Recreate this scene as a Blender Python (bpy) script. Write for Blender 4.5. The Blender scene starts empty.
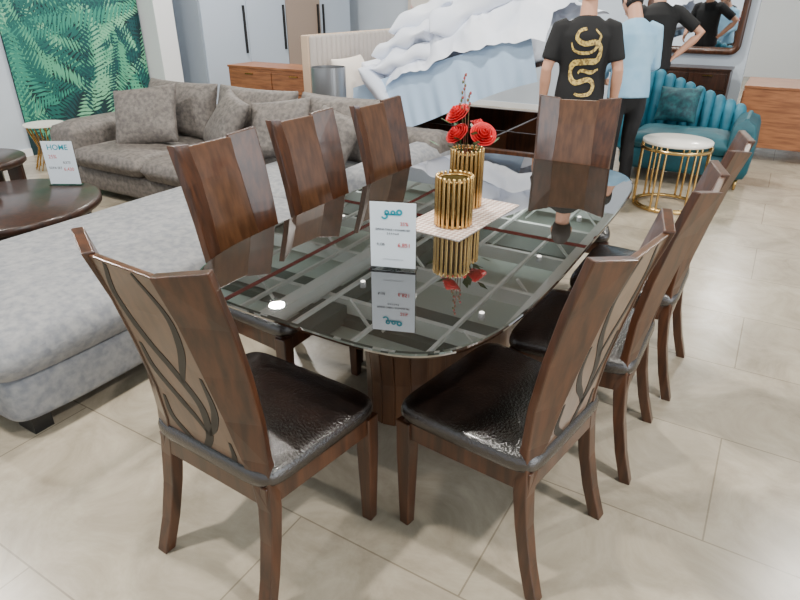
import bpy, bmesh, math, random
from mathutils import Vector, Matrix, noise
random.seed(7)
sc=bpy.context.scene
pi=math.pi
# ---------------------------------------------------------------- helpers
def lin(c):
    r=[]
    for v in c[:3]:
        v/=255.0
        r.append(v/12.92 if v<=0.04045 else ((v+0.055)/1.055)**2.4)
    return (r[0],r[1],r[2],1)
def mat(name,c,rough=.5,metal=0,c2=None,scale=5,detail=4,bump=0,bscale=40,spec=.5,coat=0,stretch=None,ior=None,lo=.35,hi=.65,btype='NOISE'):
    m=bpy.data.materials.new(name); m.use_nodes=True
    nt=m.node_tree; b=nt.nodes['Principled BSDF']
    b.inputs['Base Color'].default_value=lin(c)
    b.inputs['Roughness'].default_value=rough
    b.inputs['Metallic'].default_value=metal
    b.inputs['Specular IOR Level'].default_value=spec
    if coat: b.inputs['Coat Weight'].default_value=coat; b.inputs['Coat Roughness'].default_value=.1
    if ior: b.inputs['IOR'].default_value=ior
    tc=nt.nodes.new('ShaderNodeTexCoord'); mp=nt.nodes.new('ShaderNodeMapping')
    nt.links.new(tc.outputs['Object'],mp.inputs['Vector'])
    if stretch: mp.inputs['Scale'].default_value=stretch
    if c2:
        n=nt.nodes.new('ShaderNodeTexNoise'); n.inputs['Scale'].default_value=scale; n.inputs['Detail'].default_value=detail
        cr=nt.nodes.new('ShaderNodeValToRGB')
        cr.color_ramp.elements[0].position=lo; cr.color_ramp.elements[1].position=hi
        cr.color_ramp.elements[0].color=lin(c); cr.color_ramp.elements[1].color=lin(c2)
        nt.links.new(mp.outputs[0],n.inputs['Vector']); nt.links.new(n.outputs['Fac'],cr.inputs['Fac'])
        nt.links.new(cr.outputs['Color'],b.inputs['Base Color'])
    if bump:
        if btype=='NOISE':
            n2=nt.nodes.new('ShaderNodeTexNoise'); n2.inputs['Detail'].default_value=3; o=n2.outputs['Fac']
        else:
            n2=nt.nodes.new('ShaderNodeTexVoronoi'); o=n2.outputs['Distance']
        n2.inputs['Scale'].default_value=bscale
        bp=nt.nodes.new('ShaderNodeBump'); bp.inputs['Strength'].default_value=bump; bp.inputs['Distance'].default_value=.01
        nt.links.new(tc.outputs['Object'],n2.inputs['Vector']); nt.links.new(o,bp.inputs['Height'])
        nt.links.new(bp.outputs['Normal'],b.inputs['Normal'])
    return m
def emit(name,c,s):
    m=bpy.data.materials.new(name); m.use_nodes=True
    b=m.node_tree.nodes['Principled BSDF']
    b.inputs['Base Color'].default_value=lin(c); b.inputs['Emission Color'].default_value=lin(c); b.inputs['Emission Strength'].default_value=s
    return m
def empty(name,loc=(0,0,0),rz=0):
    e=bpy.data.objects.new(name,None); e.location=loc; e.rotation_euler=(0,0,rz); e.empty_display_size=.1
    sc.collection.objects.link(e); return e
def link(name,me,m=None,parent=None,loc=None,rot=None,smooth=False):
    o=bpy.data.objects.new(name,me); sc.collection.objects.link(o)
    if m is not None and not me.materials:
        for mm in (m if isinstance(m,(list,tuple)) else [m]): me.materials.append(mm)
    if smooth:
        for p in me.polygons: p.use_smooth=True
    if parent: o.parent=parent
    if loc is not None: o.location=loc
    if rot is not None: o.rotation_euler=rot
    return o
def mkmesh(name,v,f):
    me=bpy.data.meshes.new(name); me.from_pydata([tuple(a) for a in v],[],f); me.update()
    bm=bmesh.new(); bm.from_mesh(me); bmesh.ops.recalc_face_normals(bm,faces=bm.faces); bm.to_mesh(me); bm.free()
    return me
def bev(o,w,seg=2,ang=True):
    m=o.modifiers.new('bevel','BEVEL'); m.width=w; m.segments=seg
    if ang: m.limit_method='ANGLE'; m.angle_limit=math.radians(35)
    return o
class MB:
    """mesh builder"""
    def __init__(s): s.v=[]; s.f=[]
    def box(s,x0,x1,y0,y1,z0,z1,M=None):
        b=len(s.v)
        for z in (z0,z1):
            for x,y in ((x0,y0),(x1,y0),(x1,y1),(x0,y1)):
                p=Vector((x,y,z)); s.v.append(M@p if M else p)
        s.f+= [(b,b+3,b+2,b+1),(b+4,b+5,b+6,b+7),(b,b+1,b+5,b+4),(b+1,b+2,b+6,b+5),(b+2,b+3,b+7,b+6),(b+3,b,b+4,b+7)]
        return s
    def rings(s,rings,cap=True,closed=False):
        b=len(s.v); n=len(rings[0])
        for r in rings: s.v+= [Vector(p) for p in r]
        m=len(rings)
        for i in range(m if closed else m-1):
            i2=(i+1)%m
            for j in range(n):
                j2=(j+1)%n
                s.f.append((b+i*n+j,b+i*n+j2,b+i2*n+j2,b+i2*n+j))
        if cap and not closed:
            s.f.append(tuple(b+j for j in range(n))[::-1]); s.f.append(tuple(b+(m-1)*n+j for j in range(n)))
        return s
    def tube(s,pts,rad,seg=12,ref=None,round_ends=True):
        pts=[Vector(p) for p in pts]
        rad=[(r,r) if not isinstance(r,(tuple,list)) else r for r in rad]
        if round_ends:
            d0=(pts[0]-pts[1]).normalized(); d1=(pts[-1]-pts[-2]).normalized()
            r0=rad[0]; r1=rad[-1]; m0=min(r0); m1=min(r1)
            pre=[(pts[0]+d0*m0*.95,(r0[0]*.3,r0[1]*.3)),(pts[0]+d0*m0*.7,(r0[0]*.7,r0[1]*.7)),(pts[0]+d0*m0*.35,(r0[0]*.93,r0[1]*.93))]
            post=[(pts[-1]+d1*m1*.35,(r1[0]*.93,r1[1]*.93)),(pts[-1]+d1*m1*.7,(r1[0]*.7,r1[1]*.7)),(pts[-1]+d1*m1*.95,(r1[0]*.3,r1[1]*.3))]
            pts=[p for p,_ in pre]+pts+[p for p,_ in post]
            rad=[r for _,r in pre]+rad+[r for _,r in post]
        R=[]; px=None
        for i,p in enumerate(pts):
            t=(pts[min(i+1,len(pts)-1)]-pts[max(i-1,0)]).normalized()
            if px is None:
                rf=Vector(ref) if ref else (Vector((1,0,0)) if abs(t.x)<.8 else Vector((0,1,0)))
            else: rf=px
            x=(rf-t*rf.dot(t)).normalized(); px=x; y=t.cross(x)
            R.append([p+x*rad[i][0]*math.cos(a*2*pi/seg)+y*rad[i][1]*math.sin(a*2*pi/seg) for a in range(seg)])
        return s.rings(R)
    def lathe(s,prof,seg=32,c=(0,0,0)):
        c=Vector(c)
        return s.rings([[c+Vector((r*math.cos(a*2*pi/seg),r*math.sin(a*2*pi/seg),z)) for a in range(seg)] for r,z in prof])
    def super(s,prof,a,b,n=6,seg=64,taper=0,c=(0,0,0)):
        c=Vector(c); R=[]
        for k,z in prof:
            ring=[]
            for i in range(seg):
                t=2*pi*i/seg; ct,st=math.cos(t),math.sin(t)
                x=abs(ct)**(2/n)*(1 if ct>=0 else -1)*a*k; y=abs(st)**(2/n)*(1 if st>=0 else -1)*b*k
                x*=1+taper*(y/b)
                ring.append(c+Vector((x,y,z)))
            R.append(ring)
        return s.rings(R)
    def ell(s,c,r,seg=14,rg=9,fn=None):
        c=Vector(c); R=[]
        for i in range(1,rg):
            ph=pi*i/rg
            ring=[]
            for j in range(seg):
                t=2*pi*j/seg
                p=Vector((math.sin(ph)*math.cos(t),math.sin(ph)*math.sin(t),-math.cos(ph)))
                if fn: p=fn(p)
                ring.append(c+Vector((p.x*r[0],p.y*r[1],p.z*r[2])))
            R.append(ring)
        return s.rings(R)
    def xf(s,M,start=0):
        for i in range(start,len(s.v)): s.v[i]=M@s.v[i]
        return s
    def mesh(s,name): return mkmesh(name,s.v,s.f)
    def obj(s,name,m,parent=None,smooth=False,bevel=0,loc=None,rot=None,seg=2):
        o=link(name,s.mesh(name),m,parent,loc,rot,smooth)
        if bevel: bev(o,bevel,seg)
        return o
def Rz(a): return Matrix.Rotation(a,4,'Z')
def Rx(a): return Matrix.Rotation(a,4,'X')
def Ry(a): return Matrix.Rotation(a,4,'Y')
def Tr(x,y,z): return Matrix.Translation((x,y,z))
# ---------------------------------------------------------------- materials
M_wood=mat('walnut_wood',(80,47,28),.33,0,(50,29,18),3.0,6,stretch=(14,14,1.2),coat=.25)
M_panel=mat('bronze_walnut_panel',(94,62,40),.30,0,(72,46,29),3.0,6,stretch=(14,14,1.2),coat=.35)
M_wooddk=mat('dark_walnut_wood',(58,33,21),.34,0,(36,20,13),3.0,6,stretch=(12,12,1.2),coat=.25)
M_black=mat('black_inlay',(12,10,9),.5)
M_leather=mat('brown_black_leather',(31,21,17),.27,0,(18,12,10),12,4,bump=.32,bscale=140,spec=1.0,coat=.2)
M_glasstop=mat('tinted_glass_on_dark_wood',(26,26,22),.012,0,(36,28,23),3,3,spec=1.0,ior=2.25)
M_gold=mat('brushed_gold',(206,172,112),.24,1)
M_golddk=mat('antique_gold',(170,130,62),.25,1)
M_white=mat('white_paint',(226,228,230),.6)
M_wall=mat('wall_paint',(190,200,212),.7,0,(184,194,206),2,2)
M_cab=mat('cabinet_white',(176,188,204),.35)
M_cabg=mat('cabinet_grey',(140,150,162),.3)
M_paper=mat('sign_paper',(226,236,246),.35)
M_red=mat('red_print',(205,40,45),.5)
M_teal_p=mat('teal_print',(0,150,170),.5)
M_dk_p=mat('dark_print',(40,45,60),.5)
M_rose=mat('rose_petal',(225,12,30),.45,0,(185,6,20),20,3)
M_green=mat('stem_green',(40,82,36),.5)
M_fab=mat('crushed_grey_velvet',(144,144,145),.7,0,(118,120,126),26,12,bump=.35,bscale=45,lo=.36,hi=.64)
M_fab2=mat('crushed_taupe_velvet',(112,105,99),.6,0,(84,78,75),30,12,bump=.35,bscale=50,lo=.36,hi=.64)
M_sheet=mat('white_bedding',(232,236,246),.8,0,(222,228,242),3,2)
M_sheetb=mat('pale_blue_sheet',(176,202,230),.75)
M_head=mat('headboard_fabric',(172,164,158),.8)
M_silver=mat('silver_shade',(150,152,155),.3,.8)
M_teal=mat('teal_velvet',(12,82,94),.6,0,(8,64,76),7,4,bump=.2,bscale=20)
M_teal2=mat('light_teal_velvet',(34,108,130),.6,0,(20,88,108),7,4)
M_marble=mat('white_marble',(232,228,220),.2)
M_skin=mat('skin',(196,146,120),.55)
M_hair=mat('dark_hair',(22,18,17),.6,bump=.5,bscale=120)
M_bshirt=mat('black_tshirt',(17,17,19),.85)
M_lshirt=mat('light_blue_shirt',(150,190,216),.8,0,(132,176,206),6,3)
M_pants=mat('charcoal_trousers',(58,60,62),.85)
M_bpants=mat('black_trousers',(22,22,25),.85)
M_shoe=mat('black_shoe',(16,16,17),.4)
M_eye=mat('eye_white',(230,230,228),.3); M_iris=mat('iris_dark',(30,20,14),.3); M_lip=mat('lip',(150,80,76),.5)
M_mirror=mat('mirror_glass',(235,238,240),.02,1)
M_dres=mat('light_walnut',(156,102,66),.4,0,(120,74,46),3,6,stretch=(1.5,10,14))
M_blue=mat('blue_upholstery',(18,74,160),.6)
M_acr=bpy.data.materials.new('clear_acrylic'); M_acr.use_nodes=True
_b=M_acr.node_tree.nodes['Principled BSDF']; _b.inputs['Transmission Weight'].default_value=1; _b.inputs['Roughness'].default_value=.02; _b.inputs['IOR'].default_value=1.45
def tile_mat():
    m=bpy.data.materials.new('stone_floor_tile'); m.use_nodes=True; nt=m.node_tree; b=nt.nodes['Principled BSDF']
    g=nt.nodes.new('ShaderNodeNewGeometry'); mp=nt.nodes.new('ShaderNodeMapping')
    mp.inputs['Location'].default_value=(0,-.05,0)
    br=nt.nodes.new('ShaderNodeTexBrick'); br.offset=.5; br.squash=1
    br.inputs['Scale'].default_value=1; br.inputs['Brick Width'].default_value=1.2; br.inputs['Row Height'].default_value=.6
    br.inputs['Mortar Size'].default_value=.003; br.inputs['Mortar Smooth'].default_value=.1; br.inputs['Bias'].default_value=0
    br.inputs['Color1'].default_value=(.96,.96,.96,1); br.inputs['Color2'].default_value=(1.04,1.04,1.03,1); br.inputs['Mortar'].default_value=(.62,.60,.57,1)
    n=nt.nodes.new('ShaderNodeTexNoise'); n.inputs['Scale'].default_value=3.2; n.inputs['Detail'].default_value=12; n.inputs['Roughness'].default_value=.7; n.inputs['Distortion'].default_value=.8
    cr=nt.nodes.new('ShaderNodeValToRGB'); cr.color_ramp.elements[0].position=.30; cr.color_ramp.elements[1].position=.70
    cr.color_ramp.elements[0].color=lin((142,131,114)); cr.color_ramp.elements[1].color=lin((184,173,155))
    mx=nt.nodes.new('ShaderNodeMixRGB'); mx.blend_type='MULTIPLY'; mx.inputs['Fac'].default_value=1
    nt.links.new(g.outputs['Position'],mp.inputs['Vector']); nt.links.new(mp.outputs[0],br.inputs['Vector']); nt.links.new(g.outputs['Position'],n.inputs['Vector'])
    nt.links.new(n.outputs['Fac'],cr.inputs['Fac']); nt.links.new(cr.outputs['Color'],mx.inputs[1]); nt.links.new(br.outputs['Color'],mx.inputs[2])
    nt.links.new(mx.outputs[0],b.inputs['Base Color']); b.inputs['Roughness'].default_value=.26
    b.inputs['Specular IOR Level'].default_value=.5
    return m
M_floor=tile_mat()
# ---------------------------------------------------------------- room shell
MB().box(-20,12,-8,26,-.1,0).obj('floor',M_floor)
M_ceil=mat('ceiling_grey',(190,205,198),.8)
MB().box(-20,12,-8,26,4.8,4.9).obj('ceiling',M_ceil)
MB().box(-6.15,-6,-3,7.45,0,3).obj('wall_left',M_wall)
MB().box(-6,.62,7.3,7.45,0,3).obj('wall_back',M_wall)
MB().box(-20,12,14,14.15,0,4.8).obj('wall_far',M_white)
MB().box(-6,-5.98,-3,7.3,0,.08).obj('baseboard_left',M_white)
MB().box(-6,.62,7.28,7.3,0,.08).obj('baseboard_back',M_white)
M_beam=mat('painted_steel',(235,240,236),.5); M_dkbeam=mat('dark_duct',(88,100,96),.5); M_pipe=mat('red_sprinkler_pipe',(140,18,22),.4)
e=empty('ceiling_structure',(0,0,0))
b=MB()
for i in range(14): b.box(-20,12,-2+i*1.7,-1.9+i*1.7,4.35,4.6)
for i in range(30):
    b.box(-19+i*1.05,-18.95+i*1.05,-6,25,4.2,4.26)
for i in range(8):
    b.box(-18+i*3.3,-17.75+i*3.3,-6,25,4.1,4.3)
for i in range(10):
    y=.4+i*2.1
    for k in range(30):
        b.box(-.02,.02,-.02,.02,0,.55,Tr(-18+k,y,4.2)@Ry(.75*(-1)**k))
b.obj('beams',M_beam,e)
b=MB()
for i in range(7): b.box(-17+i*4.1,-16.5+i*4.1,-6,25,4.45,4.75)
for i in range(5): b.box(-20,12,.3+i*4.4,1.3+i*4.4,4.65,4.8)
b.obj('ducts',M_dkbeam,e)
b=MB()
for x in (-8.9,-5.4): b.tube([(x,-6,4.02),(x,25,4.02)],[.032,.032],8)
for y in (8.2,12.3): b.tube([(-20,y,3.98),(12,y,3.98)],[.032,.032],8)
b.obj('pipes',M_pipe,e)
M_lamp=emit('lamp_glow',(255,250,240),10)
e=empty('ceiling_downlights',(0,0,0))
b=MB(); g=MB()
for x in (-10.5,-8.3,-6.2,-4,-1.9,.5,2.5):
    for y in (-1,2,5,7.5,10,12.9):
        b.lathe([(.02,4.05),(.042,4.05),(.05,4.07),(.05,4.15),(.02,4.15)],16,(x,y,0))
        g.lathe([(.01,4.04),(.038,4.04),(.038,4.049),(.01,4.049)],16,(x,y,0))
b.obj('housings',M_white,e,True); g.obj('lenses',M_lamp,e)
# ---------------------------------------------------------------- dining chair
def chair_meshes():
    D={}
    S=[(1.105,.226,.112,-.332,.052),(.95,.222,.112,-.288,.050),(.8,.217,.116,-.252,.046),(.65,.212,.124,-.220,.038),(.52,.210,.138,-.200,.024),(.44,.212,.156,-.192,.010),
       (.36,.216,.168,-.192,.002),(.25,.218,.172,-.204,0),(.12,.222,.180,-.232,0),(0.0,.228,.188,-.268,0)]
    def stile(sgn):
        R=[]
        for k,(z,wo,wi,y,fo) in enumerate(S):
            o=Vector((wo,y+fo,z)); i=Vector((wi,y,z)); d=(o-i).normalized(); n=Vector((-d.y,d.x,0))
            th=.028 if z>.5 else (.042 if z>.3 else .038)
            if k==0: i.z-=.02
            ring=[i,o,o+n*th,i+n*th]
            R.append([Vector((p.x*sgn,p.y,p.z)) for p in ring])
        return MB().rings(R)
    a=stile(1); b2=stile(-1); base=len(a.v); a.v+=b2.v; a.f+=[tuple(i+base for i in f) for f in b2.f]
    D['stiles']=a.mesh('stiles')
    R=[]
    for (z,wo,wi,y,fo) in [(1.078,0,.112,-.3243,0)]+S[1:6]+[(.37,0,.165,-.193,0)]:
        w=wi+.003; yy=y+.005
        R.append([(-w,yy,z),(w,yy,z),(w,yy+.020,z),(-w,yy+.020,z)])
    D['panel']=MB().rings(R).mesh('panel')
    def interp(z,j):
        for q in range(len(S)-1):
            if S[q][0]>=z>=S[q+1][0]:
                t=(S[q][0]-z)/(S[q][0]-S[q+1][0]); return S[q][j]*(1-t)+S[q+1][j]*t
        return S[0][j]
    curves=[([(-.55,1.07),(-.88,.97),(-.55,.85),(.05,.75),(.42,.66),(.30,.55),(-.05,.46),(-.12,.378)],.015),
            ([(.35,1.07),(.85,.97),(.75,.87),(.35,.78),(.15,.73)],.012),
            ([(-.93,.82),(-.85,.74),(-.40,.66),(.05,.60),(.30,.55)],.013),
            ([(.95,.78),(.90,.68),(.62,.60),(.32,.55)],.012),
            ([(-.94,.63),(-.88,.55),(-.50,.50),(-.05,.46)],.012),
            ([(.93,.56),(.82,.49),(.40,.45),(.0,.43)],.011),
            ([(-.90,.42),(-.6,.40),(-.3,.40),(-.12,.42)],.008)]
    c=MB()
    for cv,ww in curves:
        P=[Vector((p[0]*(interp(p[1],2)-.014),p[1])) for p in cv]; Q=[]
        E=[P[0]*2-P[1]]+P+[P[-1]*2-P[-2]]
        for k in range(1,len(E)-2):
            for s in range(6):
                t=s/6; p0,p1,p2,p3=E[k-1],E[k],E[k+1],E[k+2]
                Q.append(.5*((2*p1)+(p2-p0)*t+(2*p0-5*p1+4*p2-p3)*t*t+(3*p1-p0-3*p2+p3)*t**3))
        Q.append(P[-1]); R=[]
        for k,q in enumerate(Q):
            t=(Q[min(k+1,len(Q)-1)]-Q[max(k-1,0)]).normalized(); n=Vector((-t.y,t.x))
            w=ww*(.4+.6*math.sin(pi*k/(len(Q)-1)))
            a1=q+n*w; a2=q-n*w
            y1=interp(a1.y,3)+.005; y2=interp(a2.y,3)+.005
            R.append([(a1.x,y1-.001,a1.y),(a2.x,y2-.001,a2.y),(a2.x,y2+.006,a2.y),(a1.x,y1+.006,a1.y)])
        c.rings(R)
    D['inlay']=c.mesh('inlay')
    a=MB()
    a.box(-.225,.225,.205,.230,.37,.44).box(-.17,.17,-.19,-.168,.37,.435)
    for s in (-1,1):
        R=[]
        for y,xo in ((-.19,.205),(.22,.245)):
            R.append([(s*xo,y,.37),(s*(xo-.022),y,.37),(s*(xo-.022),y,.44),(s*xo,y,.44)])
        a.rings(R)
    D['apron']=a.mesh('apron')
    a=MB()
    for s in (-1,1):
        R=[]
        for z,w in ((.435,.025),(.3,.0245),(0,.0175)):
            cx=s*.228; cy=.215
            R.append([(cx-w,cy-w,z),(cx+w,cy-w,z),(cx+w,cy+w,z),(cx-w,cy+w,z)])
        a.rings(R)
    D['front_legs']=a.mesh('front_legs')
    a=MB().super([(.02,.436),(.93,.436),(.985,.444),(1.0,.456),(1.0,.470),(.985,.484),(.95,.493),(.85,.502),(.65,.510),(.4,.515),(.2,.517),(.02,.517)],.242,.228,8,72,.08,(0,.024,0))
    D['seat']=a.mesh('seat')
    mats={'stiles':M_wood,'panel':M_panel,'inlay':M_black,'apron':M_wood,'front_legs':M_wood,'seat':M_leather}
    for k,m in mats.items(): D[k].materials.append(m)
    for p in D['seat'].polygons: p.use_smooth=True
    return D
CH=chair_meshes()
def chair(x,y,rz,sx=1,sy=1):
    e=empty('dining_chair',(x,y,0),rz); e.scale=(sx,sy,1)
    for k,me in CH.items():
        o=link(k,me,None,e)
        if k in('stiles','front_legs','apron','panel'): bev(o,.0035,2)
    return e
chair(-.055,-1.235,math.radians(-2.5),1.08,1.02)
chair(.58,-.785,math.radians(90-10),1.03,1.03)
chair(.67,-.19,math.radians(90))
chair(.71,.43,math.radians(90))
chair(-.555,-.56,math.radians(-90),1.02,1)
chair(-.585,.00,math.radians(-94))
chair(-.50,.53,math.radians(-93))
chair(.19,1.0,math.radians(180+14))
# ---------------------------------------------------------------- dining table
e=empty('dining_table',(0,0,0))
A,B=.59,1.14
MB().super([(.02,.742),(.985,.742),(.995,.744),(1,.748),(1,.754),(.997,.758),(.99,.76),(.02,.76)],A,B,4.8,160).obj('glass_top',M_glasstop,e)
MB().super([(.02,.70),(.93,.70),(.955,.712),(.965,.7415),(.02,.7415)],A,B,4.8,160).obj('wood_subtop',M_wooddk,e)
a=MB(); N=30
for i in range(N):
    t0=2*pi*i/N
    rx,ry=.26,.63
    x,y=rx*math.cos(t0),ry*math.sin(t0); tx,ty=-rx*math.sin(t0),ry*math.cos(t0); an=math.atan2(ty,tx)
    w=.5*math.hypot(tx,ty)*2*pi/N*.96
    R=[]
    for z,k in ((.0,.90),(.2,.90),(.4,.93),(.6,.98),(.70,1.05)):
        M=Tr(x*k-.03,y*k,z)@Rz(an)
        R.append([M@Vector(p) for p in ((-w,-.014,0),(w,-.014,0),(w,.014,0),(-w,.014,0))])
    a.rings(R)
a.obj('pedestal_slats',M_panel,e,bevel=.004)
MB().super([(.02,.0),(.84,.0),(.86,.4),(.94,.70),(.02,.70)],.25,.62,2,48,0,(-.03,0,0)).obj('pedestal_core',M_black,e)
# ---------------------------------------------------------------- table runner
def mat_lace():
    m=bpy.data.materials.new('lace_fabric'); m.use_nodes=True; nt=m.node_tree; b=nt.nodes['Principled BSDF']
    tc=nt.nodes.new('ShaderNodeTexCoord'); mp=nt.nodes.new('ShaderNodeMapping'); mp.inputs['Rotation'].default_value=(0,0,pi/4)
    ck=nt.nodes.new('ShaderNodeTexChecker'); ck.inputs['Scale'].default_value=60
    ck.inputs['Color1'].default_value=lin((236,224,216)); ck.inputs['Color2'].default_value=lin((190,158,146))
    nt.links.new(tc.outputs['Object'],mp.inputs['Vector']); nt.links.new(mp.outputs[0],ck.inputs['Vector']); nt.links.new(ck.outputs['Color'],b.inputs['Base Color']); b.inputs['Roughness'].default_value=.8
    return m
M_lace=mat_lace()
a=MB().box(-.14,.14,-.27,.27,0,.003)
o=a.obj('table_runner',M_lace,None,loc=(.03,-.02,.7605),rot=(0,0,math.radians(-4)))
# ---------------------------------------------------------------- gold vases
M_smoke=mat('smoked_amber_glass',(110,92,52),.15,.6)
def vase(x,y,r,h):
    e=empty('gold_vase',(x,y,.764))
    a=MB(); n=22
    for i in range(n):
        t=2*pi*i/n; cx,cy=r*math.cos(t),r*math.sin(t)
        a.tube([(cx,cy,.006),(cx,cy,h)],[r*.10,r*.10],8)
    a.obj('ribs',M_gold,e,True)
    a=MB()
    for z in (.004,h-.014):
        a.rings([[((r*.93+dx)*math.cos(t*2*pi/40),(r*.93+dx)*math.sin(t*2*pi/40),z+dz) for t in range(40)] for dx,dz in ((-.006,0),(.004,0),(.004,.008),(-.006,.008))],cap=False,closed=True)
    a.obj('rims',M_gold,e,True)
    rr=r*.88
    MB().rings([[(q*math.cos(t*2*pi/40),q*math.sin(t*2*pi/40),z) for t in range(40)] for q,z in ((.002,.002),(rr,.002),(rr,h*.93),(rr-.004,h*.93),(rr-.004,.008),(.002,.008))],cap=True).obj('inner_cup',M_smoke,e,True)
    return e
vase(.045,-.14,.072,.200)
vb=vase(-.02,.11,.068,.25)
e=empty('rose_bouquet',(-.02,.11,.775))
def rose(c,r,seed,tilt):
    random.seed(seed); a=MB(); Mx=Tr(*c)@Rx(tilt[0])@Ry(tilt[1])
    for layer in range(6):
        n=3+layer; rr=r*(.15+.165*layer)
        for i in range(n):
            ang=2*pi*i/n+layer*.9+random.uniform(-.15,.15)
            rows=[]
            op=.10+.16*layer
            for u in range(9):
                uu=-1+2*u/8; row=[]
                for v in range(7):
                    vv=v/6
                    rad=rr*(.25+.95*math.sin(min(1,vv*1.1)*pi*.5))+r*.16*op*max(0,vv-.7)/.3
                    th=ang+uu*(1.35*pi/n)*(1-.25*max(0,vv-.6))
                    z=-r*.62+r*(1.28-.14*layer)*vv*(1-.10*uu*uu)-r*.12*op*max(0,vv-.8)/.2
                    row.append(Mx@Vector((rad*math.cos(th),rad*math.sin(th),z)))
                rows.append(row)
            b0=len(a.v)
            for row in rows: a.v+=row
            for u in range(8):
                for v in range(6):
                    a.f.append((b0+u*7+v,b0+(u+1)*7+v,b0+(u+1)*7+v+1,b0+u*7+v+1))
    a.ell(Mx@Vector((0,0,-.1*r)),(r*.35,r*.35,r*.5))
    return a
for k,(c,r,tl) in enumerate((((.070,.0,.315),.043,(.7,.5)),((-.045,-.03,.312),.040,(.7,-.3)),((-.060,.0,.390),.043,(.6,-.3)),((.02,.06,.34),.03,(-.3,.3)))):
    o=rose(c,r,k,tl).obj('rose_%d'%(k+1),M_rose,e,True)
    sm=o.modifiers.new('sol','SOLIDIFY'); sm.thickness=.0015
    MB().tube([(0,0,.02),(c[0]*.4,c[1]*.4,c[2]*.55),(c[0],c[1],c[2]-.02)],[.003,.003,.003],6).obj('stem_%d'%(k+1),M_green,e,True)
a=MB()
for k in range(14):
    an=k*.9; h=.25+.03*(k%4); q=.03+.012*(k%5)
    p=Vector((q*1.5*math.cos(an),q*1.5*math.sin(an),h)); d=Vector((math.cos(an),math.sin(an),.5)).normalized(); s=d.cross(Vector((0,0,1))).normalized()
    b0=len(a.v); a.v+=[p,p+d*.03+s*.017,p+d*.065,p+d*.03-s*.017]; a.f.append((b0,b0+1,b0+2,b0+3))
a.obj('leaves',M_green,e)
a=MB(); 
for k,(dx,h) in enumerate(((-.03,.54),(-.005,.47),(-.04,.45))):
    a.tube([(0,0,.02),(dx*.5,0,h*.6),(dx,.0,h)],[.002,.002,.0015],6)
    for j in range(6): a.ell((dx+.006*math.cos(j*2),.006*math.sin(j*2),h-.014*j),(.005,.005,.008),8,6)
a.obj('bud_sprigs',mat('pink_buds',(176,70,80),.6,0,(60,100,50),60,2),e,True)
# ---------------------------------------------------------------- signs
def text(s,size,m,parent,loc,bold=False,name='lettering'):
    cu=bpy.data.curves.new(name,'FONT'); cu.body=s; cu.size=size; cu.align_x='CENTER'; cu.extrude=.0003
    if bold: cu.offset=size*.012
    cu.materials.append(m)
    o=bpy.data.objects.new(name,cu); sc.collection.objects.link(o); o.parent=parent; o.location=loc; o.rotation_euler=(pi/2,0,0)
def sign(x,y,z,rz,w,h,logo,lines):
    e=empty('price_sign',(x,y,z),rz)
    MB().box(-w/2,w/2,-.0015,.0015,.01,h).obj('card',M_paper,e)
    MB().box(-w/2-.003,w/2+.003,.002,.004,0,h+.004).box(-w/2-.003,w/2+.003,-.02,.035,0,.003).obj('acrylic_stand',M_acr,e)
    if logo=='ar':
        a=MB()
        def arc(cx,cz,r,a0,a1,wd=.003,n=14):
            b=len(a.v)
            for k in range(n+1):
                t=a0+(a1-a0)*k/n
                a.v.append(Vector((cx+(r-wd)*math.cos(t),-.0028,cz+(r-wd)*math.sin(t)))); a.v.append(Vector((cx+(r+wd)*math.cos(t),-.0028,cz+(r+wd)*math.sin(t))))
            for k in range(n): a.f.append((b+2*k,b+2*k+1,b+2*k+3,b+2*k+2))
        q=h-.036
        arc(.022,q+.004,.0075,0,2*pi,.0035); arc(.001,q+.002,.006,0,2*pi,.003); arc(-.020,q+.002,.006,0,2*pi,.003)
        b=len(a.v); a.v+=[Vector((x,-.0028,z)) for x,z in ((-.028,q-.007),(.022,q-.007),(.022,q-.001),(-.028,q-.001))]; a.f.append((b,b+1,b+2,b+3))
        arc(-.028,q-.010,.009,-pi*.9,pi*.4,.003)
        a.obj('logo',M_teal_p,e)
    else: text(logo,w*.24,M_teal_p,e,(0,-.0025,h-w*.27),True,'logo')
    for s,size,m,px,pz in lines: text(s,size*w,m,e,(px*w,-.0025,pz*h))
L1=[('25%',.11,M_red,.25,.68),('DINING TABLE + 8 CHAIRS SET',.055,M_dk_p,0,.60),('2 0 5 9 6 8',.06,M_dk_p,0,.54),('9,135',.08,M_dk_p,-.27,.37),('6,851',.13,M_red,.25,.36),('-----------------------------',.05,M_dk_p,0,.16)]
sign(.075,-.66,.7605,math.radians(20),.155,.240,'ar',L1)
L2=[('25%',.16,M_red,-.22,.62),('8,573',.11,M_dk_p,.2,.5),('6,430',.15,M_red,.22,.34),('SOFA SET',.1,M_dk_p,-.2,.38)]
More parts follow.
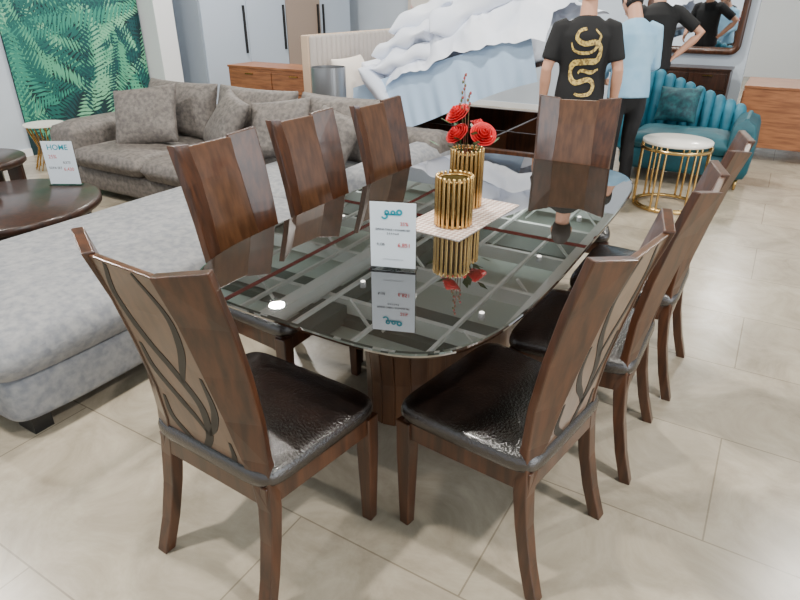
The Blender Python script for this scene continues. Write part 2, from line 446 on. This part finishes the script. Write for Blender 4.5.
# ---------------------------------------------------------------- sofa
def cushion(name,x0,x1,y0,y1,z0,z1,m,parent,r=.05,puff=.02,wr=.006):
    a,b=(x1-x0)/2,(y1-y0)/2; h=z1-z0; k=min(a,b)
    f=lambda d:1-d/k
    pr=[(.02,0),(f(r),0),(f(r*.3),r*.25),(1,r),(1+puff/k*.5,h*.5),(1,h-r),(f(r*.3),h-r*.28),(f(r),h),(f(r)*.8,h+puff*.5),(f(r)*.5,h+puff),(f(r)*.25,h+puff),(.02,h+puff)]
    R=[]; seg=120
    for kk,z in pr:
        inset=(1-kk)*k; aa=max(a-inset,.005); bb=max(b-inset,.005); ring=[]
        n=15
        for i in range(seg):
            t=2*pi*i/seg; ct,st=math.cos(t),math.sin(t)
            p=Vector(((x0+x1)/2+math.copysign(abs(ct)**(2/n),ct)*aa,(y0+y1)/2+math.copysign(abs(st)**(2/n),st)*bb,z0+z))
            if z>0: p+=Vector((noise.noise(p*6),noise.noise(p*6+Vector((5,0,0))),noise.noise(p*5+Vector((0,7,0)))))*wr
            ring.append(p)
        R.append(ring)
    return MB().rings(R).obj(name,m,parent,True)
def pillow(name,w,h,t,m,parent,M,n=14,seed=0,nz_=.10):
    vs=[];fs=[]
    for s in (1,-1):
        b=len(vs)
        for i in range(n+1):
            for j in range(n+1):
                x=-1+2*i/n; y=-1+2*j/n
                zz=t/2*max(0,(1-abs(x)**2.6)*(1-abs(y)**2.6))**.5
                nz=noise.noise(Vector((x*2+seed,y*2,s*3+seed)))*nz_*t
                px=x*w/2*(1-.07*(1-y*y)); py=y*h/2*(1-.07*(1-x*x))
                edge=(abs(x)>.99 or abs(y)>.99)
                vs.append(M@Vector((px,py,0 if edge else s*(zz+nz))))
        for i in range(n):
            for j in range(n):
                q=(b+i*(n+1)+j,b+(i+1)*(n+1)+j,b+(i+1)*(n+1)+j+1,b+i*(n+1)+j+1)
                fs.append(q if s>0 else q[::-1])
    me=bpy.data.meshes.new(name); me.from_pydata([tuple(v) for v in vs],[],fs)
    bm=bmesh.new(); bm.from_mesh(me); bmesh.ops.remove_doubles(bm,verts=bm.verts,dist=.0005); bmesh.ops.recalc_face_normals(bm,faces=bm.faces); bm.to_mesh(me); bm.free()
    o=link(name,me,m,parent,smooth=True); s2=o.modifiers.new('s','SUBSURF'); s2.levels=1; s2.render_levels=1
    return o
e=empty('sectional_sofa',(0,0,0))
cushion('base_main',-4.38,-1.15,.80,2.1,.07,.27,M_fab2,e,.03,0)
cushion('base_chaise',-2.3,-1.17,-1.43,.82,.07,.27,M_fab,e,.03,0)
cushion('seat_cushion_1',-4.10,-3.21,.74,1.80,.265,.43,M_fab2,e,.06,.03)
cushion('seat_cushion_2',-3.20,-2.31,.74,1.80,.265,.43,M_fab2,e,.06,.03)
cushion('seat_cushion_3',-2.30,-1.38,.60,1.80,.265,.43,M_fab,e,.06,.03)
cushion('chaise_cushion',-2.33,-1.15,-1.46,.59,.265,.45,M_fab,e,.06,.03)
cushion('backrest',-4.38,-1.05,1.82,2.12,.07,.66,M_fab2,e,.07,.01)
cushion('arm_left',-4.46,-4.11,.80,2.1,.07,.60,M_fab2,e,.08,.02)
cushion('arm_right',-1.36,-1.04,.95,2.1,.07,.58,M_fab,e,.08,.02)
for k,(x,w) in enumerate(((-3.66,.95),(-2.74,.95),(-1.83,.9))):
    pillow('back_cushion_%d'%(k+1),w,.54,.28,M_fab2,e,Tr(x,1.64,.67)@Rx(math.radians(72)),seed=k)
for k,(x,y,z,w,r,l) in enumerate(((-3.62,1.22,.67,.62,.42,60),(-2.80,1.36,.66,.60,-.45,58),(-2.26,1.42,.66,.56,.25,62),(-1.75,1.42,.64,.5,-.2,62))):
    pillow('throw_pillow_%d'%(k+1),w,w*.9,.18,M_fab2,e,Tr(x,y,z)@Rz(r)@Rx(math.radians(l))@Rz(.14*(-1)**k),seed=k+5)
a=MB()
for x,y in ((-1.27,-1.33),(-2.2,-1.33),(-1.27,.5),(-2.3,.9),(-4.25,.95),(-4.25,2.0),(-1.2,2.0)): a.box(x-.06,x+.06,y-.04,y+.04,0,.075)
a.obj('feet',M_black,e)
# ---------------------------------------------------------------- coffee tables
def coffee(x,y,r,h):
    e=empty('round_coffee_table',(x,y,0))
    MB().lathe([(.01,h-.06),(r-.02,h-.06),(r,h-.045),(r,h-.01),(r-.015,h),(.01,h)],64).obj('top',M_wooddk,e,True)
    MB().lathe([(.01,.10),(r*.85,.10),(r*.86,.12),(r*.85,.14),(.01,.14)],64).obj('lower_shelf',M_wooddk,e)
    a=MB()
    for k in range(4):
        t=pi/4+k*pi/2
        a.box(-.03,.03,-.05,.05,0,h-.04,Tr(r*.78*math.cos(t),r*.78*math.sin(t),0)@Rz(t+pi/2))
    a.obj('legs',M_wooddk,e,bevel=.005)
    MB().lathe([(.01,.14),(r*.5,.14),(r*.5,h-.05),(.01,h-.05)],24).obj('drum',M_wooddk,e)
coffee(-2.98,-.42,.57,.44)
coffee(-4.00,-.08,.36,.52)
sign(-2.99,.02,.44,math.radians(30),.21,.30,'HOME',L2)
a=MB()
a.ell((0,0,.05),(.055,.04,.05)); a.ell((.05,.0,.10),(.022,.018,.022)); a.tube([(-.05,0,.06),(-.08,0,.1),(-.09,0,.13)],[.012,.008,.004],8)
a.obj('black_bird_ornament',M_black,None,True,loc=(-3.2,-.36,.442))
e=empty('wire_side_table',(-5.25,1.22,0))
a=MB()
for k in range(20):
    t=2*pi*k/20; a.tube([(.17*math.cos(t),.17*math.sin(t),.01),(.10*math.cos(t+.3),.10*math.sin(t+.3),.22),(.17*math.cos(t+.5),.17*math.sin(t+.5),.44)],[.005]*3,6)
a.obj('wires',M_golddk,e,True)
MB().lathe([(.01,.44),(.19,.44),(.19,.455),(.01,.455)],32).obj('top',M_marble,e)
# ---------------------------------------------------------------- fern mural
e=empty('fern_mural_panel',(-5.985,0,0))
MB().box(0,.008,1.42,3.14,0.0,2.9).obj('panel',mat('mural_ground',(6,50,56),.6,0,(3,30,38),1.6,5),e)
gcols=[(46,132,112),(18,92,86),(80,160,126),(10,68,72),(116,184,146)]
gm=[mat('fern_print_%d'%i,c,.6) for i,c in enumerate(gcols)]
random.seed(11)
vs=[];fs=[];mi=[]
for k in range(90):
    y0=random.uniform(1.1,3.3); z0=random.uniform(-.1,2.9); an=random.uniform(0,2*pi); ln=random.uniform(.8,1.4); cv=random.uniform(-1.0,1.0); x=.0085+k*.00005
    nL=24; m=random.choice([3,1,3,1]) if k<50 else random.choice([0,0,1,2,3,4,1])
    p=Vector((y0,z0)); 
    for i in range(nL):
        t=i/nL; d=Vector((math.cos(an+cv*t),math.sin(an+cv*t))); nrm=Vector((-d.y,d.x))
        L=.22*ln*math.sin(pi*(.12+.86*t))**.8*(1-.35*t); w=.018*ln
        for s in (1,-1):
            q=(nrm*s+d*.55).normalized(); r=Vector((-q.y,q.x))
            b0=len(vs)
            for pt in (p-d*w*.3,p+q*L*.35-r*w*.75,p+q*L*.7-r*w*.5,p+q*L,p+q*L*.7+r*w*.5,p+q*L*.35+r*w*.75): vs.append(Vector((x,pt.x,pt.y)))
            fs.append(tuple(range(b0,b0+6))); mi.append(m if s>0 else (m+ (1 if m<4 else -2)))
        p=p+d*ln/nL
me=bpy.data.meshes.new('fern_print'); me.from_pydata([tuple(v) for v in vs],[],fs)
for g in gm: me.materials.append(g)
for p,i in zip(me.polygons,mi): p.material_index=i
bm=bmesh.new(); bm.from_mesh(me)
for co,no in (((0,1.425,0),(0,-1,0)),((0,3.135,0),(0,1,0)),((0,0,.01),(0,0,-1)),((0,0,2.89),(0,0,1))):
    bmesh.ops.bisect_plane(bm,geom=bm.verts[:]+bm.edges[:]+bm.faces[:],plane_co=co,plane_no=no,clear_outer=True)
bm.to_mesh(me); bm.free()
link('fern_print',me,None,e)
# ---------------------------------------------------------------- wardrobe
e=empty('wardrobe',(-6+.01,0,0))
MB().box(0,.55,3.62,6.9,0,2.5).obj('carcass',M_cabg,e)
a=MB(); b=MB(); c=MB()
for k in range(4):
    y0=3.64+k*.815
    (a if k!=2 else c).box(.55,.572,y0,y0+.805,.08,2.46)
    hy=y0+(.74 if k%2==0 else .06)
    if k==1: hy=y0+.74
    b.box(.572,.60,hy-.012,hy+.012,.9,1.5)
a.obj('doors',M_cab,e,bevel=.003); b.obj('handles',M_black,e)
c.obj('wood_door',mat('taupe_door',(150,132,120),.4),e)
MB().box(-6,-5.7,3.16,3.45,0,3).obj('trim_1',M_white)
def chest(name,x0,x1,y0,y1,z1,m,rows=3,cols=2,legs=.1,face='-y',knob=M_golddk):
    e=empty(name,((x0+x1)/2,(y0+y1)/2,0)); w,d=x1-x0,y1-y0
    MB().box(-w/2,w/2,-d/2,d/2,legs,z1).obj('carcass',m,e,bevel=.004)
    MB().box(-w/2-.01,w/2+.01,-d/2-.01,d/2+.01,z1,z1+.025).obj('top',m,e,bevel=.004)
    a=MB(); b=MB()
    L=w if face=='-y' else d; H=z1-legs
    for i in range(cols):
        for j in range(rows):
            a0=-L/2+.02+i*(L-.04)/cols; a1=a0+(L-.04)/cols-.012; z0=legs+.02+j*(H-.04)/rows; zz=z0+(H-.04)/rows-.012; c=(a0+a1)/2
            if face=='-y': a.box(a0,a1,-d/2-.014,-d/2,z0,zz); b.box(c-.06,c+.06,-d/2-.03,-d/2-.014,zz-.03,zz-.02)
            else: a.box(-w/2-.014,-w/2,a0,a1,z0,zz); b.box(-w/2-.03,-w/2-.014,c-.06,c+.06,zz-.03,zz-.02)
    a.obj('drawers',m,e,bevel=.003); b.obj('pulls',knob,e)
    a=MB()
    for sx in (-1,1):
        for sy in (-1,1): a.tube([(sx*(w/2-.06),sy*(d/2-.06),legs),(sx*(w/2-.03),sy*(d/2-.03),0)],[.016,.009],8,round_ends=False)
    a.obj('legs',knob,e,True)
    return e
chest('chest_of_drawers',-4.75,-3.35,3.35,3.8,.84,M_dres,3,2)
chest('chest_of_drawers',.76,1.7,5.35,6.25,.74,M_dres,3,1,.14,'-x')
chest('console_dresser',-.45,.5,6.75,7.2,.76,M_wooddk,3,2,.08)
# ---------------------------------------------------------------- bed
e=empty('storage_bed',(0,0,0))
a=MB(); 
for k in range(34):
    y=2.72+k*.08
    a.tube([(-2.92,y,.1),(-2.92,y,1.24)],[(.03,.045),(.03,.045)],10,ref=(1,0,0))
a.obj('channel_headboard',M_head,e,True)
MB().box(-3.02,-2.93,2.66,5.46,.0,1.27).obj('headboard_frame',mat('light_oak',(196,170,146),.5),e,bevel=.01)
a=MB().box(-2.9,-.45,2.8,2.86,.03,.38).box(-2.9,-.45,4.84,4.9,.03,.38).box(-.51,-.45,2.8,4.9,.03,.38).box(-2.9,-.45,2.8,4.9,.1,.12)
a.box(-2.2,-.5,3.8,3.83,.1,.34).box(-1.3,-1.27,2.86,4.84,.1,.34)
a.obj('storage_box',M_wood,e,bevel=.006)
hx,hz=-2.82,.46; tilt=math.radians(17)
MM=Tr(hx,3.85,hz)@Ry(-tilt)
a=MB().box(0,2.25,-1.0,1.0,-.03,0.0,MM)
a.obj('lift_platform',M_wooddk,e)
def mattress():
    prof=[(.02,0),(.97,0),(1,.03),(1,.12),(1,.2),(.97,.235),(.9,.245),(.02,.245)]
    return MB().super(prof,1.12,1.0,10,96).xf(MM@Tr(1.13,0,.005))
mattress().obj('mattress',M_sheet,e,True)
n=160
a=MB()
for i in range(n+1):
    t=i/n; x=.03+2.2*t
    for j in range(9):
        v=j/8; w=.016*math.sin(t*38+2.6*math.sin(t*9))*v+.008*math.sin(t*101)*v
        drop=(.24-.44*v)*1.0 - .06*math.sin(t*5)*v
        a.v.append(MM@Vector((x,-1.012-.015-w-.02*v,drop)))
for i in range(n):
    for j in range(8):
        k=i*9+j; a.f.append((k,k+9,k+10,k+1))
a.obj('hanging_sheet',M_sheetb,e,True)
for k,(x,y,z,r,l) in enumerate(((-2.66,3.02,.86,-1.45,70),(-2.5,3.3,.84,-1.3,60),(-2.33,3.0,.84,-1.2,48),(-2.66,4.2,.9,-1.5,72))):
    pillow('pillow_%d'%(k+1),.66,.46,.2,mat('cream_pillow',(228,218,206),.8) if k==0 else M_sheet,e,Tr(x,y,z)@Rz(r+pi)@Rx(math.radians(l)),seed=k+20)
def duvet():
    n1,n2=180,120; a=MB()
    for i in range(n1+1):
        for j in range(n2+1):
            u=i/n1; v=j/n2
            x=.75+1.60*u; y=-1.10+2.1*v
            env=max(0,math.sin(pi*(u*.96+.02)))**.4*max(0,math.sin(pi*(v*.92+.05)))**.45
            q=Vector((x*1.6,y*1.3,0)); ns=noise.noise(q)+.5*noise.noise(q*2.3+Vector((3,1,0)))
            rid=1-abs(noise.noise(Vector((x*2.6+y*1.6,y*1.6-x*.9,2.0))))*2.2
            rid2=1-abs(noise.noise(Vector((x*6+y*3,y*4-x*3,5.0))))*2.2
            h=.30*env*(1+.45*ns)+.12*rid*env+.05*rid2*env
            z=.24+h
            if v<.14: z-= (.14-v)*2.0*.55
            a.v.append(MM@Vector((x+.07*ns,y+.06*noise.noise(q*3),z)))
    for i in range(n1):
        for j in range(n2):
            k=i*(n2+1)+j; a.f.append((k,k+n2+1,k+n2+2,k+1))
    return a
duvet().obj('crumpled_duvet',M_sheet,e,True)
for k,(u,v,z,w,h,t,r,tl) in enumerate(((.98,-.62,.34,.75,.95,.26,.10,.05),(1.02,-.58,.50,.70,.90,.24,-.12,-.08),(1.10,-.50,.66,.66,.80,.24,.2,-.12),(1.62,-.62,.58,.85,.7,.30,.35,-.25),(1.95,-.45,.70,.7,.8,.28,-.3,-.1),(1.3,.2,.62,1.0,.9,.36,.5,.1))):
    pillow('folded_quilt_%d'%(k+1),w,h,t,M_sheet,e,MM@Tr(u,v,z)@Rz(r)@Ry(tl),n=22,seed=k+40,nz_=.42)
chest('nightstand',-2.80,-2.38,2.24,2.62,.64,M_dres,2,1,.08)
e=empty('table_lamp',(-2.54,2.45,.665))
MB().lathe([(.01,0),(.07,0),(.07,.012),(.015,.03),(.012,.12),(.01,.2)],24).obj('base',M_silver,e,True)
MB().rings([[(r*math.cos(t*2*pi/48),r*math.sin(t*2*pi/48),z) for t in range(48)] for r,z in ((.16,.09),(.16,.36),(.155,.36),(.155,.09))],cap=False,closed=True).obj('drum_shade',M_silver,e)
e=empty('framed_picture',(0,7.28,0))
MB().box(-4.5,-3.35,-.03,.0,1.38,2.25).obj('frame',mat('pale_frame',(205,195,185),.4),e,bevel=.005)
MB().box(-4.44,-3.41,-.034,-.03,1.44,2.19).obj('print',mat('abstract_print',(228,222,216),.5,0,(214,120,130),2.5,3,lo=.52,hi=.62),e)
e=empty('wall_mirror',(-0.10,7.27,0))
def frame(x0,x1,z0,z1,t,d):
    R=[]; n=8; r=.12; pts=[]
    for cx,cz,a0 in ((x1-r,z1-r,0),(x0+r,z1-r,pi/2),(x0+r,z0+r,pi),(x1-r,z0+r,1.5*pi)):
        for k in range(n+1):
            a=a0+k*pi/2/n; pts.append((cx,cz,math.cos(a),math.sin(a)))
    return MB().rings([[(cx+(r-q)*ca,y,cz+(r-q)*sa) for cx,cz,ca,sa in pts] for q,y in ((0,0),(0,-d),(t,-d*.5),(t,0))],cap=False,closed=True)
frame(-.62,.62,.92,2.3,.085,.05).obj('wood_frame',M_wood,e,True)
MB().box(-.56,.56,-.012,-.006,.98,2.24).obj('glass',M_mirror,e)
# ---------------------------------------------------------------- gold side table
e=empty('gold_side_table',(.46,3.16,0))
MB().lathe([(.01,.535),(.265,.535),(.27,.54),(.27,.555),(.265,.56),(.01,.56)],56).obj('marble_top',M_marble,e,True)
a=MB()
for z,r in ((.50,.272),(.02,.262),(.30,.262)):
    a.rings([[((r+dx)*math.cos(t*2*pi/56),(r+dx)*math.sin(t*2*pi/56),z+dz) for t in range(56)] for dx,dz in ((-.006,-.012),(.006,-.012),(.006,.012),(-.006,.012))] if z!=.30 else [[((r+dx)*math.cos(t*2*pi/56),(r+dx)*math.sin(t*2*pi/56),.025+dz) for t in range(56)] for dx,dz in ((-.03,-.01),(-.02,-.01),(-.02,.01),(-.03,.01))],cap=False,closed=True)
for k in range(6):
    t=2*pi*k/6+.3
    for dt in (-.09,.09):
        a.tube([(.262*math.cos(t+dt),.262*math.sin(t+dt),.01),(.262*math.cos(t+dt),.262*math.sin(t+dt),.53)],[.009,.009],8)
a.obj('gold_frame',M_gold,e,True)
# ---------------------------------------------------------------- teal armchair
e=empty('teal_armchair',(-.16,.06,0))
cushion('base',.02,1.08,3.86,4.52,.1,.32,M_teal,e,.05,0)
cushion('seat',.12,.98,3.82,4.36,.30,.46,M_teal,e,.06,.03)
cushion('arm_right',.95,1.16,3.82,4.52,.1,.62,M_teal,e,.08,.02)
a=MB()
for k in range(11):
    t=k/10; x=-.02+.98*t; 
    a.tube([(x,4.50,.3),(x,4.52,.6),(x-.01,4.58,.96-.34*t)],[(.058,.09),(.058,.09),(.058,.06)],12,ref=(1,0,0))
a.obj('channel_back',M_teal2,e,True)
a=MB()
for k in range(5):
    y=3.95+k*.12
    a.tube([(.02,y,.3),(.0,y,.5),(-.03,y,.70+.05*k)],[(.05,.065)]*3,12,ref=(1,0,0))
a.obj('channel_arm_left',M_teal2,e,True)
a=MB()
for x in (.1,1.08):
    for y in (3.92,4.46): a.tube([(x,y,.1),(x,y,0)],[.02,.012],10,round_ends=False)
a.obj('legs',M_gold,e,True)
pillow('cushion',.4,.36,.15,mat('patterned_cushion',(20,84,90),.7,0,(10,50,62),30,3),e,Tr(.42,4.3,.66)@Rx(math.radians(65)),seed=31)
e=empty('blue_sofa',(0,0,0))
cushion('seat',1.9,3.8,10.6,11.6,.0,.48,M_blue,e,.08,.02); cushion('back',1.9,3.8,11.4,11.8,.0,1.0,M_blue,e,.08,.01); cushion('arm',1.8,2.05,10.6,11.8,.0,.7,M_blue,e,.08,.01)
chest('sideboard',1.4,2.5,8.6,9.1,.5,M_dres,2,2)
# ---------------------------------------------------------------- people
def rem(o,vox,sm=4):
    m=o.modifiers.new('remesh','REMESH'); m.mode='VOXEL'; m.voxel_size=vox; m.use_smooth_shade=True
    s=o.modifiers.new('smooth','SMOOTH'); s.iterations=sm; s.factor=.5
    return o
def person(name,x,y,rz,shirt,pants,arms,lean=0,headrot=(0,0),long_sleeve=False,scale=1.0,stance=.11):
    e=empty(name,(x,y,0),rz); e.scale=(scale,)*3
    HP=Vector((0,0,.95)); LM=Tr(*HP)@Rx(-lean)@Tr(*-HP)
    U=lambda p:LM@Vector(p)
    a=MB()
    for s in (-1,1):
        a.tube([(s*.085,0,.92),(s*.095,.0,.78),(s*(stance-.01),.01,.50),(s*stance,-.015,.30),(s*stance,-.02,.07)],[(.085,.105),(.083,.095),(.060,.068),(.056,.064),(.052,.062)],18,ref=(1,0,0),round_ends=False)
    a.tube([(0,0,.84),(0,-.01,.91),(0,0,.95)],[(.13,.10),(.165,.118),(.140,.09)],24,ref=(1,0,0))
    rem(a.obj('trousers',pants,e),.014,3)
    a=MB()
    a.tube([U(p) for p in ((0,0,.87),(0,0,.98),(0,0,1.12),(0,-.005,1.28),(0,-.01,1.38),(0,-.01,1.45),(0,0,1.50))],[(.188,.142),(.180,.132),(.168,.120),(.188,.125),(.196,.120),(.155,.090),(.075,.068)],28,ref=(1,0,0),round_ends=False)
    A={}
    for s,(el,wr) in zip((-1,1),arms):
        sh=Vector((s*.185,-.005,1.425)); A[s]=(sh,Vector(el),Vector(wr))
        v=Vector(el)-sh
        if long_sleeve:
            a.tube([U(sh+Vector((-s*.05,0,.01))),U(sh),U(sh+v*.5),U(el),U(Vector(el)+(Vector(wr)-Vector(el))*.9)],[.062,.066,.060,.052,.042],16,round_ends=False)
        else:
            a.tube([U(sh+Vector((-s*.05,0,.01))),U(sh),U(sh+v*.4),U(sh+v*.78)],[.062,.066,.064,.062],16,round_ends=False)
    for i,p in enumerate(a.v):
        f=noise.noise(Vector((p.x*9,p.y*9,p.z*4)))*.012
        c=Vector((p.x,p.y,0)); 
        if c.length>1e-4: a.v[i]=p+c.normalized()*f
    sh_o=rem(a.obj('shirt',shirt,e),.012,4)
    a=MB()
    NB=Vector((0,.01,1.55)); HM=LM@Tr(*NB)@Rx(-headrot[0])@Rz(headrot[1])@Tr(*-NB)
    a.tube([U((0,-.01,1.42)),U((0,-.005,1.50)),HM@Vector((0,.01,1.60))],[(.09,.07),(.062,.062),(.056,.060)],18,ref=(1,0,0))
    a.tube([U((0,0,1.2)),U((0,0,1.40))],[(.12,.07),(.15,.07)],16,ref=(1,0,0))
    st=len(a.v)
    def hf(p):
        q=p.copy()
        if q.z<0: q.x*=1-.28*(-q.z)**1.5; q.y=q.y*(1-.12*(-q.z))+.12*(-q.z)
        if q.y<0 and q.z>-.3: q.y*=1.05
        return q
    a.ell((0,.015,1.675),(.076,.097,.118),24,16,hf)
    a.tube([(0,.106,1.69),(0,.122,1.66),(0,.124,1.652)],[.009,.014,.013],10)
    a.ell((0,.095,1.60),(.028,.018,.016),12,8)
    a.ell((0,.108,1.626),(.026,.010,.010),12,8)
    a.ell((0,.098,1.705),(.055,.014,.010),12,8)
    for s in (-1,1): a.ell((s*.079,.005,1.67),(.010,.020,.033),10,8)
    a.xf(HM,st)
    for s in (-1,1):
        sh,el,wr=A[s]; fa=(wr-el).normalized()
        a.tube([U(sh),U(sh+(el-sh)*.5),U(el),U(el+(wr-el)*.3),U(wr)],[(.052,.052),(.047,.047),(.040,.040),(.042,.042),(.027,.031)],16)
        d=(LM.to_3x3()@fa).normalized(); inw=Vector((-s,0,0)); inw=(inw-d*inw.dot(d)).normalized(); sd=d.cross(inw)*( -s)
        if sd.y<0: sd=-sd
        W=U(wr)
        a.tube([W-d*.02,W+d*.03,W+d*.075,W+d*.10],[(.026,.019),(.036,.016),(.042,.015),(.038,.013)],14,ref=sd)
        for k,(off,L) in enumerate(((.030,.072),(.010,.082),(-.010,.076),(-.029,.060))):
            b=W+d*.095+sd*off; j1=b+d*L*.45+inw*.008; j2=j1+d*L*.33+inw*.018; j3=j2+d*L*.18+inw*.018
            a.tube([b-d*.02,b,j1,j2,j3],[.0095,.0095,.0088,.008,.007],8)
        b=W+d*.03+sd*.03; a.tube([b-sd*.012,b+sd*.018+d*.025+inw*.008,b+sd*.022+d*.055+inw*.02],[.013,.011,.008],8)
    rem(a.obj('body',M_skin,e),.0065,3)
    a=MB(); c=MB(); l=MB()
    for s in (-1,1):
        a.ell(HM@Vector((s*.031,.098,1.682)),(.013,.010,.008),10,8); c.ell(HM@Vector((s*.031,.1065,1.682)),(.0055,.003,.0055),8,6)
    a.obj('eyes',M_eye,e,True); c.obj('irises',M_iris,e,True)
    l.ell(HM@Vector((0,.117,1.626)),(.022,.004,.005),10,6).obj('lips',M_lip,e,True)
    h=MB(); n1,n2=16,28
    idx={}
    for i in range(n1+1):
        ph=pi*i/n1
        for j in range(n2):
            t=2*pi*j/n2; p=Vector((math.sin(ph)*math.cos(t),math.sin(ph)*math.sin(t),math.cos(ph)))
            q=hf(p); nn=1+.03*noise.noise(p*9)
            h.v.append(HM@Vector((q.x*.083*nn,.012+q.y*.105*nn,1.678+q.z*.125*nn)))
            idx[(i,j)]=(len(h.v)-1,p)
    for i in range(n1):
        for j in range(n2):
            q=[idx[(i,j)],idx[(i+1,j)],idx[(i+1,(j+1)%n2)],idx[(i,(j+1)%n2)]]
            pc=sum((w[1] for w in q),Vector())/4
            lim=.42 if pc.y>.35 else (-.05 if pc.y>-.05 else -.55)
            if pc.z>lim: h.f.append(tuple(w[0] for w in q))
    ho=h.obj('hair',M_hair,e,True); sm=ho.modifiers.new('sol','SOLIDIFY'); sm.thickness=.008
    a=MB()
    for s in (-1,1):
        a.tube([(s*stance,-.07,.045),(s*stance,-.02,.055),(s*stance,.06,.045),(s*stance*1.05,.14,.034),(s*stance*1.05,.18,.03)],[(.036,.044),(.04,.054),(.043,.044),(.046,.033),(.036,.028)],16,ref=(1,0,0))
    a.obj('shoes',M_shoe,e,True)
    return e,sh_o
man1,sh1=person('man_in_black_tshirt',-.21,2.46,math.radians(22),M_bshirt,M_pants,[((-.26,-.04,1.14),(-.26,.04,.88)),((.255,-.04,1.14),(.27,.05,.88))],scale=.985)
def ribbon(pts,w0,taper=True):
    P=[Vector((p[0],p[1])) for p in pts]; E=[P[0]*2-P[1]]+P+[P[-1]*2-P[-2]]; Q=[]
    for k in range(1,len(E)-2):
        for s in range(7):
            t=s/7; p0,p1,p2,p3=E[k-1],E[k],E[k+1],E[k+2]
            Q.append(.5*((2*p1)+(p2-p0)*t+(2*p0-5*p1+4*p2-p3)*t*t+(3*p1-p0-3*p2+p3)*t**3))
    a=MB(); n=len(Q)
    for k,q in enumerate(Q):
        t=(Q[min(k+1,n-1)]-Q[max(k-1,0)]).normalized(); nn=Vector((-t.y,t.x)); w=w0*(.35+.65*math.sin(pi*(.08+.9*k/n)))
        for s in (-1,0,1):
            r=q+nn*w*s; a.v.append(Vector((r.x,-.16,r.y)))
    for k in range(n-1):
        for s in range(2): b=k*3+s; a.f.append((b,b+1,b+4,b+3))
    return a
M_gp=mat('gold_print',(206,178,96),.5,0,(120,96,50),60,2,lo=.45,hi=.62)
for pts,w0 in (([(-.01,1.44),(-.07,1.42),(-.08,1.36),(-.02,1.325),(.07,1.335),(.125,1.29),(.10,1.21),(.0,1.20),(-.09,1.185),(-.12,1.12),(-.06,1.065),(.04,1.085),(.09,1.05),(.07,.99),(-.01,.975),(-.06,.99)],.021),
               ([(.06,1.44),(.11,1.38),(.06,1.28),(-.03,1.26),(-.10,1.28),(-.13,1.34)],.012),
               ([(.12,1.15),(.06,1.13),(-.02,1.14),(-.05,1.12)],.012)):
    o=ribbon(pts,w0).obj('snake_print',M_gp,man1)
    w=o.modifiers.new('wrap','SHRINKWRAP'); w.target=sh1; w.wrap_method='NEAREST_SURFACEPOINT'; w.offset=.004; w.wrap_mode='ABOVE_SURFACE'
person('man_in_blue_shirt',-.02,3.28,math.radians(38),M_lshirt,M_bpants,[((-.24,.03,1.14),(-.12,.24,1.05)),((.24,.03,1.14),(.12,.24,1.05))],lean=math.radians(7),headrot=(.6,.1),long_sleeve=True,scale=.96,stance=.09)
person('man_in_black_polo',-.16,5.0,math.radians(25),M_bshirt,M_bpants,[((-.27,.05,1.16),(-.2,.25,1.05)),((.42,-.08,1.22),(.22,-.04,1.02))],lean=math.radians(8),headrot=(.3,.4),scale=1.03)
# ---------------------------------------------------------------- lights & world
wd=bpy.data.worlds.new('world'); sc.world=wd; wd.use_nodes=True
bg=wd.node_tree.nodes['Background']; bg.inputs[0].default_value=(.88,.94,1,1); bg.inputs[1].default_value=1.25
def area(name,loc,size,power,rot=(0,0,0),color=(1,1,1),sy=None):
    l=bpy.data.lights.new(name,'AREA'); l.energy=power; l.color=color; l.shape='RECTANGLE' if sy else 'DISK'; l.size=size
    if sy: l.size_y=sy
    o=bpy.data.objects.new(name,l); o.location=loc; o.rotation_euler=rot; sc.collection.objects.link(o)
for k,(x,y) in enumerate(((-4.5,-1),(-4.5,3.5),(-1,-2),(-1,1.2),(-1,5.5),(2.5,-1),(2.5,3.5),(-4.5,9),(1,10))):
    area('ceiling_lamp',(x,y,3.95),.22,145,color=(1,.955,.885))
for k,(x,y) in enumerate(((-8,10),(-3,10),(-8,5),(1,10))):
    area('ceiling_uplight',(x,y,3.3),1.0,60,(pi,0,0),(.93,1,.96))
area('shopfront_daylight',(7,-2,2.2),5,320,(0,math.radians(82),math.radians(-10)),(.9,.95,1),3.5)
# ---------------------------------------------------------------- camera
cam=bpy.data.cameras.new('cam'); cam.sensor_width=36; cam.lens=27; co=bpy.data.objects.new('camera',cam); sc.collection.objects.link(co)
co.location=(1.07,-2.27,1.6); co.rotation_euler=(math.radians(63.2),0,math.radians(31)); cam.clip_end=100
sc.camera=co
